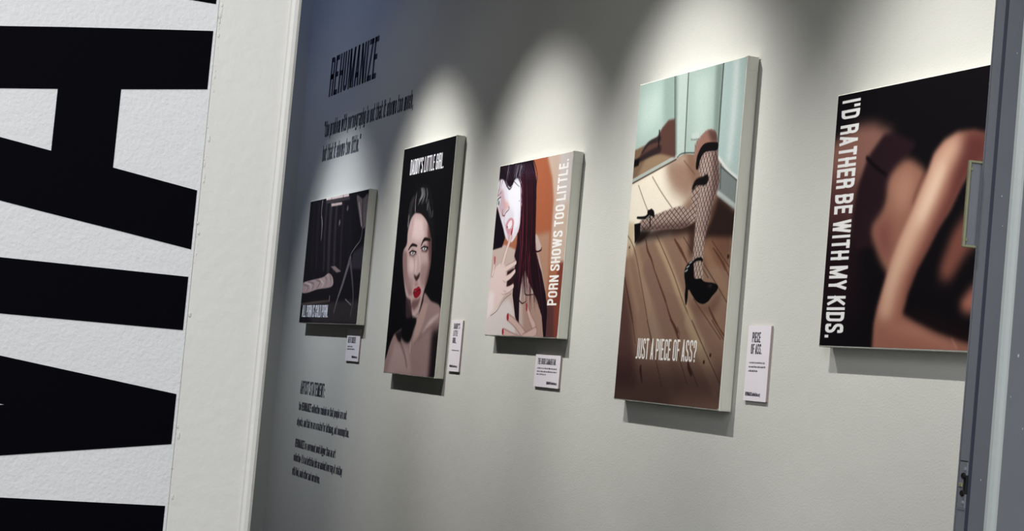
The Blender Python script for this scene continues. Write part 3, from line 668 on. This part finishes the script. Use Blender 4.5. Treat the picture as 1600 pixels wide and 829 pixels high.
def paint_arm(p):               # dark print with warm-lit blurred limbs
    p.use(1270, 100, 3.454)
    p.fill('105,430 180,370 250,330 330,318 440,368 330,520 240,690 210,900 75,900', (136, 92, 80), 16)
    p.fill('60,640 250,600 230,900 190,1260 40,1260', (70, 38, 40), 30, .8)
    p.fill('60,900 240,900 240,1400 20,1400', (26, 14, 20), 40, .9)
    p.fill('385,380 440,366 560,430 470,560 400,640 376,780 360,980 230,1000 215,829 250,650 300,500', (38, 22, 28), 7)
    p.stroke('292,505 345,560 400,600', [8, 9, 6], (14, 9, 14), 3)
    p.fill('395,720 405,635 450,560 510,515 570,540 610,590 590,700 540,860 480,1000 420,1120 385,1100 330,960 320,880 370,800', (148, 98, 80), 10, curve=True)
    p.fill('430,620 520,560 560,640 500,800 440,780', (182, 130, 106), 20, .8); p.fill('330,860 420,840 430,1040 370,1050', (122, 68, 62), 20, .8)
    p.stroke('600,600 560,700 545,760', 10, (96, 54, 46), 7, .7)
    # far limb and the arm crossing in front
    p.fill('900,780 830,800 760,900 690,1080 680,1160 740,1170 830,1020 960,900', (122, 70, 58), 14); p.fill('960,1140 860,1200 790,1290 810,1340 960,1360', (160, 96, 80), 12)
    arm = p.fill('620,580 655,480 710,410 780,368 870,358 960,380 960,500 860,560 800,660 740,790 680,880 620,1000 560,1110 510,1240 486,1350 560,1390 680,1450 830,1500 960,1520 960,1600 830,1580 600,1560 320,1540 330,1400 345,1320 380,1200 420,1060 470,930 530,800', (152, 96, 78), 7)
    p.fill('800,360 960,340 960,520 850,600 760,800 640,1010 540,1230 480,1330 520,1160 640,900 740,680', (92, 44, 42), 20, .9, within=arm)
    p.stroke('770,430 690,540 630,680 560,840 500,980 445,1120 405,1260 385,1390', [46, 62, 68, 66, 60, 52, 44, 30], (222, 180, 150), 22, .9, within=arm)
    p.stroke('700,560 640,700 580,840', [20, 30, 20], (244, 212, 184), 14, .7, within=arm)
    p.fill('330,1380 480,1390 700,1480 960,1540 960,1620 320,1560', (146, 92, 76), 14, .8, within=arm)
    p.stroke('420,1420 600,1450 760,1510', [16, 30, 16], (176, 118, 98), 14, .7, within=arm); p.stroke('750,1480 775,1530', 4, (196, 150, 130), 2, .6)
    p.fill('470,1330 560,1330 960,1480 960,1515 800,1490 640,1435', (26, 14, 16), 12, .8)
    p.text("I'D RATHER BE WITH MY KIDS.", (1318, 156), (1346, 154.5), (1287.2, 527.5), (1315.8, 527.5), (236, 236, 234), turn=-1, wid=.40, t=.19, gap=.13, space=.26)

# ------------------------------------------------------------------ canvases
def canvas(x0, x1, z0, z1, label, painter, base, gain, name, sat=1.0):
    p = Print(x0, x1, z0, z1, base); painter(p); mp = p.material(name, gain, sat)
    r = empty('canvas_print', ((x0 + x1) / 2, WALL_Y, ZC + z0)); tag(r, label, 'canvas', 'canvas prints along the gallery wall')
    w, h = (x1 - x0) / 2, z1 - z0; d = WALL_Y - FRONT_Y; rad = .0025
    # wrapped cloth side with softly rounded arrises and folded corners
    bm = bmesh.new(); rings = []
    for y, ins in ((-.0025, .002), (-.005, 0), (-d + rad, 0), (-d + rad * .4, rad * .25), (-d, rad)):
        rings.append([bm.verts.new((sx * (w - ins), y, (h - ins) if top else ins)) for sx, top in ((-1, 0), (1, 0), (1, 1), (-1, 1))])
    for a, b in zip(rings, rings[1:]):
        for i in range(4): bm.faces.new((a[i], a[(i + 1) % 4], b[(i + 1) % 4], b[i]))
    bm.faces.new(rings[0][::-1])
    bmesh.ops.recalc_face_normals(bm, faces=bm.faces)
    for sx in (-1, 1):                                        # folded cloth flaps at the lower and upper corners
        for zz in (0.0, h):
            s = 1 if zz == 0 else -1
            box_bm(min(sx * w, sx * (w + .0009)), max(sx * w, sx * (w + .0009)), -d + .006, -.004, min(zz + s * .002, zz + s * .036), max(zz + s * .002, zz + s * .036), .0004, 1, bm)
    obj('canvas_side', mesh_of(bm, 'canvas_side'), M_CANVAS, r)
    bm = bmesh.new(); ins = rad
    vs = [bm.verts.new(v) for v in ((-w + ins, -d, ins), (w - ins, -d, ins), (w - ins, -d, h - ins), (-w + ins, -d, h - ins))]
    f = bm.faces.new(vs); uv = bm.loops.layers.uv.new('UVMap')
    for l in f.loops: l[uv].uv = ((l.vert.co.x + w) / (2 * w), l.vert.co.z / h)
    f.normal_update()
    if f.normal.y > 0: f.normal_flip()
    bmesh.ops.translate(bm, vec=(0, -.0002, 0), verts=bm.verts)
    # printed border wrapped over the arris so the picture has its own thickness
    o = obj('printed_face', mesh_of(bm, 'printed_face'), mp, r)
    return r
G = 0.80
canvas(-7.7561, -6.8381, .1369, .7244, 'dark bedroom canvas reading ALL PORN IS CHILD PORN, farthest left', paint_room, (22, 19, 24), 1.35, 'print_room')
canvas(-6.4175, -5.8165, -.0535, .8595, "tall black canvas with a woman's pale face reading DADDY'S LITTLE GIRL", paint_portrait, (9, 8, 12), .95, 'print_portrait')
canvas(-5.3544, -4.7466, .1131, .7055, 'square canvas with red nails and long hair reading PORN SHOWS TOO LITTLE', paint_red_nails, (166, 104, 76), .95, 'print_red_nails')
canvas(-4.3170, -3.7124, -.0548, .8625, 'tall canvas of legs on wooden floorboards reading JUST A PIECE OF ASS', paint_floorboards, (146, 110, 88), .84, 'print_floorboards', .80)
canvas(-3.2810, -2.3670, .1190, .7072, "dark canvas with a warm-lit arm reading I'D RATHER BE WITH MY KIDS", paint_arm, (15, 12, 16), .92, 'print_arm', .9)

# ------------------------------------------------------------------ placards
def placard(x0, x1, z0, z1, label, title, body, foot):
    """title: (text, left, right, base, cap) in fractions of the card; body: unreadable small print as word dashes; foot the web address"""
    x0, x1, z0, z1 = (v * KX for v in (x0, x1, z0, z1)); T = .006
    r = empty('wall_placard', ((x0 + x1) / 2, WALL_Y, ZC + z0)); tag(r, label, 'placard', 'white title placards beside the canvases')
    w, h = (x1 - x0), z1 - z0
    o = obj('foam_board', mesh_of(box_bm(-w / 2, w / 2, -T, -.0004, 0, h, .0003, 1), 'foam_board'), M_CARDEDGE, r)
    o = obj('printed_card', mesh_of(box_bm(-w / 2, w / 2, -T - .0006, -T, 0, h), 'printed_card'), M_CARD, r)
    y = WALL_Y - T - .0009
    X = lambda f: x0 + f * w
    wall_text(r, [(t, X(a), X(b), ZC + z0 + c * h, k * h) for t, a, b, c, k in title], y, M_INK, 'title_line', wid=.22, t=.13, gap=.08, space=.18)
    rnd = random.Random(len(label)); bm = bmesh.new()
    for a, b, c, k in body:
        x = a
        while x < b - .01:
            n = min(b - x, rnd.choice((.03, .05, .07, .09))); m = int(n / .014) + 1
            for i in range(m):                                  # tiny strokes that only suggest letters
                fx = x + i * n / m; z = c * h; t = k * h * rnd.choice((.72, .72, 1))
                vs = [bm.verts.new((X(q) - r.location.x, -T - .0009, zz)) for q, zz in ((fx, z), (fx + n / m * .62, z), (fx + n / m * .62, z + t), (fx, z + t))]
                f = bm.faces.new(vs); f.normal_update()
                if f.normal.y > 0: f.normal_flip()
            x += n + .018
    o = obj('small_print', mesh_of(bm, 'small_print'), M_INK, r)
    wall_text(r, [(t, X(a), X(b), ZC + z0 + c * h, k * h) for t, a, b, c, k in foot], y, M_INK, 'web_address', wid=.24, t=.17, gap=.10, space=.2)
placard(-7.092, -6.903, -.021, .120, 'small white placard reading AGE OF CONSENT below the bedroom canvas',
        [('AGE OF CONSENT.', .10, .72, .56, .19)], [(.10, .50, .43, .05), (.10, .66, .35, .05)], [('REHUMANIZEcollection.org', .50, .92, .10, .07)])
placard(-5.798, -5.686, -.022, .167, "narrow white placard reading DADDY'S LITTLE GIRL at right of the portrait canvas",
        [("DADDY'S", .22, .78, .83, .11), ('LITTLE', .22, .64, .69, .11), ('GIRL.', .22, .56, .55, .11)], [(.22, .88, .40, .025)], [('REHUMANIZEcollection.org', .14, .84, .08, .045)])
placard(-4.995, -4.800, -.044, .0605, 'white placard reading THE GOOD SAMARITAN below the red nails canvas',
        [('THE GOOD SAMARITAN.', .10, .84, .70, .19)], [(.10, .90, .56, .05), (.10, .90, .46, .05), (.10, .50, .37, .05)], [('REHUMANIZEcollection.org', .52, .93, .10, .085)])
placard(-3.668, -3.561, -.022, .168, 'tall white placard reading PIECE OF ASS at right of the floorboards canvas',
        [('PIECE', .20, .57, .775, .135), ('OF ASS.', .18, .66, .62, .135)], [(.15, .84, .495, .025), (.14, .88, .44, .025), (.14, .57, .385, .025)], [('REHUMANIZEcollection.org', .08, .74, .065, .05)])

# ------------------------------------------------------------------ steel door frame at the right
fr = empty('door_1', (PART_X, 1.79, 0)); tag(fr, 'grey painted steel door frame at the right edge', kind='structure')
FX, FY = PART_X, 1.786
def lp(pts): return [(x - FX, y - 1.79) for x, y in pts]
def fpart(name, pts, z0, z1, mat, bevel=0):
    return obj(name, mesh_of(prism(lp(pts), z0, z1), name), mat, fr)
HT = 2.25
# back return, rabbet strip, groove, stop, rounded front arris, face
prof = [(FX - .0895, 1.900), (FX - .0895, FY + .0015), (FX - .0870, FY), (FX - .0850, FY), (FX - .0848, FY + .004), (FX - .0828, FY + .004), (FX - .0826, FY),
        (FX - .0615, FY), (FX - .0615, FY + .016), (FX - .0500, FY + .016), (FX - .0500, FY - .0005), (FX - .0100, FY - .0005), (FX - .0045, FY + .0012),
        (FX + .0000, FY + .0052), (FX + .0035, FY + .0095), (FX + .0050, FY + .0150), (FX + .0050, 1.900)]
jamb = fpart('jamb', prof, 0, HT, M_STEEL)
groove_shade = fpart('groove_shade', [(FX - .0612, FY + .0145), (FX - .0612, FY + .0012), (FX - .0503, FY + .0012), (FX - .0503, FY + .0145)], 0, HT - .002, M_GROOVE_SHADE)  # dark filler that paints in the shade of the groove
edge = fpart('edge_highlight', [(FX - .0095, FY - .0010), (FX - .0042, FY + .0004), (FX + .0006, FY + .0044), (FX + .0044, FY + .0090), (FX + .0056, FY + .0125),
                            (FX + .0040, FY + .0120), (FX - .0010, FY + .0056), (FX - .0060, FY + .0016), (FX - .0095, FY + .0004)], 0, HT - .002, M_BEVEL)  # pale strip that paints in the highlight along the front arris
bm = bmesh.new()
for x, y, z, r in ((.0052, .030, ZC + .098, .0022), (.0052, .021, ZC + .03, .001), (-.030, -.0006, ZC + .36, .0012), (-.022, -.0006, ZC + .31, .0009), (-.026, -.0006, ZC - .11, .0011), (-.02, -.0006, ZC + .60, .001), (.0052, .05, ZC - .02, .0012)):
    bmesh.ops.create_icosphere(bm, subdivisions=2, radius=r, matrix=Matrix.Translation((x, FY + y - 1.79, z)) @ Matrix.Diagonal((.5, .8, 1.5, 1)))
obj('paint_chip', mesh_of(bm, 'paint_chip', True), M_BEVEL, fr)
# latch plate let into the rabbet strip, with two screws and a black block painting in the shade of the latch hole
LZ0, LZ1 = ZC - .1610, ZC - .0835
xl0, xl1 = FX - .0812, FX - .0618
def bx(name, x0, x1, y0, y1, z0, z1, mat, bevel=0, parent=fr, off=(0, 0, 0)):
    return obj(name, mesh_of(box_bm(x0 - FX - off[0], x1 - FX - off[0], y0 - 1.79 - off[1], y1 - 1.79 - off[1], z0 - off[2], z1 - off[2], bevel, 1), name), mat, parent)
lp_ = bx('latch_plate', xl0, xl1, FY - .0012, FY + .001, LZ0, LZ1, M_STEEL, .0006)
for z in (LZ0 + .010, LZ1 - .012):
    obj('screw', mesh_of(cyl_bm(.0032, FY - .0012 - 1.79, FY - .0026 - 1.79, xl1 - .0055 - FX, z), 'screw'), M_SCREW, lp_)
zc = (LZ0 + LZ1) / 2
bm = box_bm(xl1 - .0075 - FX, xl1 + .001 - FX, FY - .0018 - 1.79, FY + .004 - 1.79, zc - .015, zc + .017, .001, 1)
for z in (zc - .0135, zc + .0155): cyl_bm(.0055, FY - .0018 - 1.79, FY - .0045 - 1.79, xl1 - .007 - FX, z, 14, bm)
obj('hole_shade', mesh_of(bm, 'hole_shade'), M_DARK, lp_)
bx('latch_tongue', xl1 - .017, xl1 - .0075, FY - .0040, FY - .0012, zc - .0035, zc + .0030, M_OLIVE, .0006, lp_)
for z in (LZ1 + .0004, LZ0 - .0016): bx('seam', xl0, xl1, FY - .0016, FY - .0004, z, z + .0012, M_DARK if z > zc else M_SCREW, 0, fr)
# strike lip: an olive brass rim around a grey pocket, standing out beyond the back of the frame
sp = bpy.data.objects.new('strike_plate', None); COL.objects.link(sp); sp.parent = fr
S0, S1 = ZC + .276, ZC + .424
def slip(name, u0, u1, v0, v1, d0, d1, mat, bevel=.0005):
    """u along the plate away from the frame, v height, d proud of it"""
    base = Vector((FX - .0925, FY + .006, 0)); U = Vector((-.30, -.954, 0)); N = Vector((.954, -.30, 0))
    bm = box_bm(u0, u1, d0, d1, v0, v1, bevel, 1)
    for v in bm.verts:
        c = v.co.copy(); q = base + U * c.x + N * c.y; v.co = (q.x - FX, q.y - 1.79, c.z)
    bmesh.ops.recalc_face_normals(bm, faces=bm.faces)
    return obj(name, mesh_of(bm, name), mat, sp)
W_ = .0265
slip('rim', W_ - .0045, W_, S0, S1, -.003, .004, M_OLIVE)
slip('rim', 0, W_ - .0045, S1 - .004, S1, -.003, .004, M_OLIVE)
slip('rim', 0, W_ - .0045, S0, S0 + .004, -.003, .004, M_OLIVE)
slip('pocket', 0, W_ - .0045, S0 + .004, S1 - .004, -.004, -.0005, M_STEEL, 0)
for z in (S1 - .014, S0 + .013): slip('screw', W_ - .0085, W_ - .0050, z - .003, z + .003, -.0005, .0015, M_OLIVE, .0004)
# paint nicks on the frame
fr.rotation_euler.x = math.radians(-.62)
fr.location = (PART_X, 1.79 - ZC * math.tan(math.radians(.62)) + .004, 0)
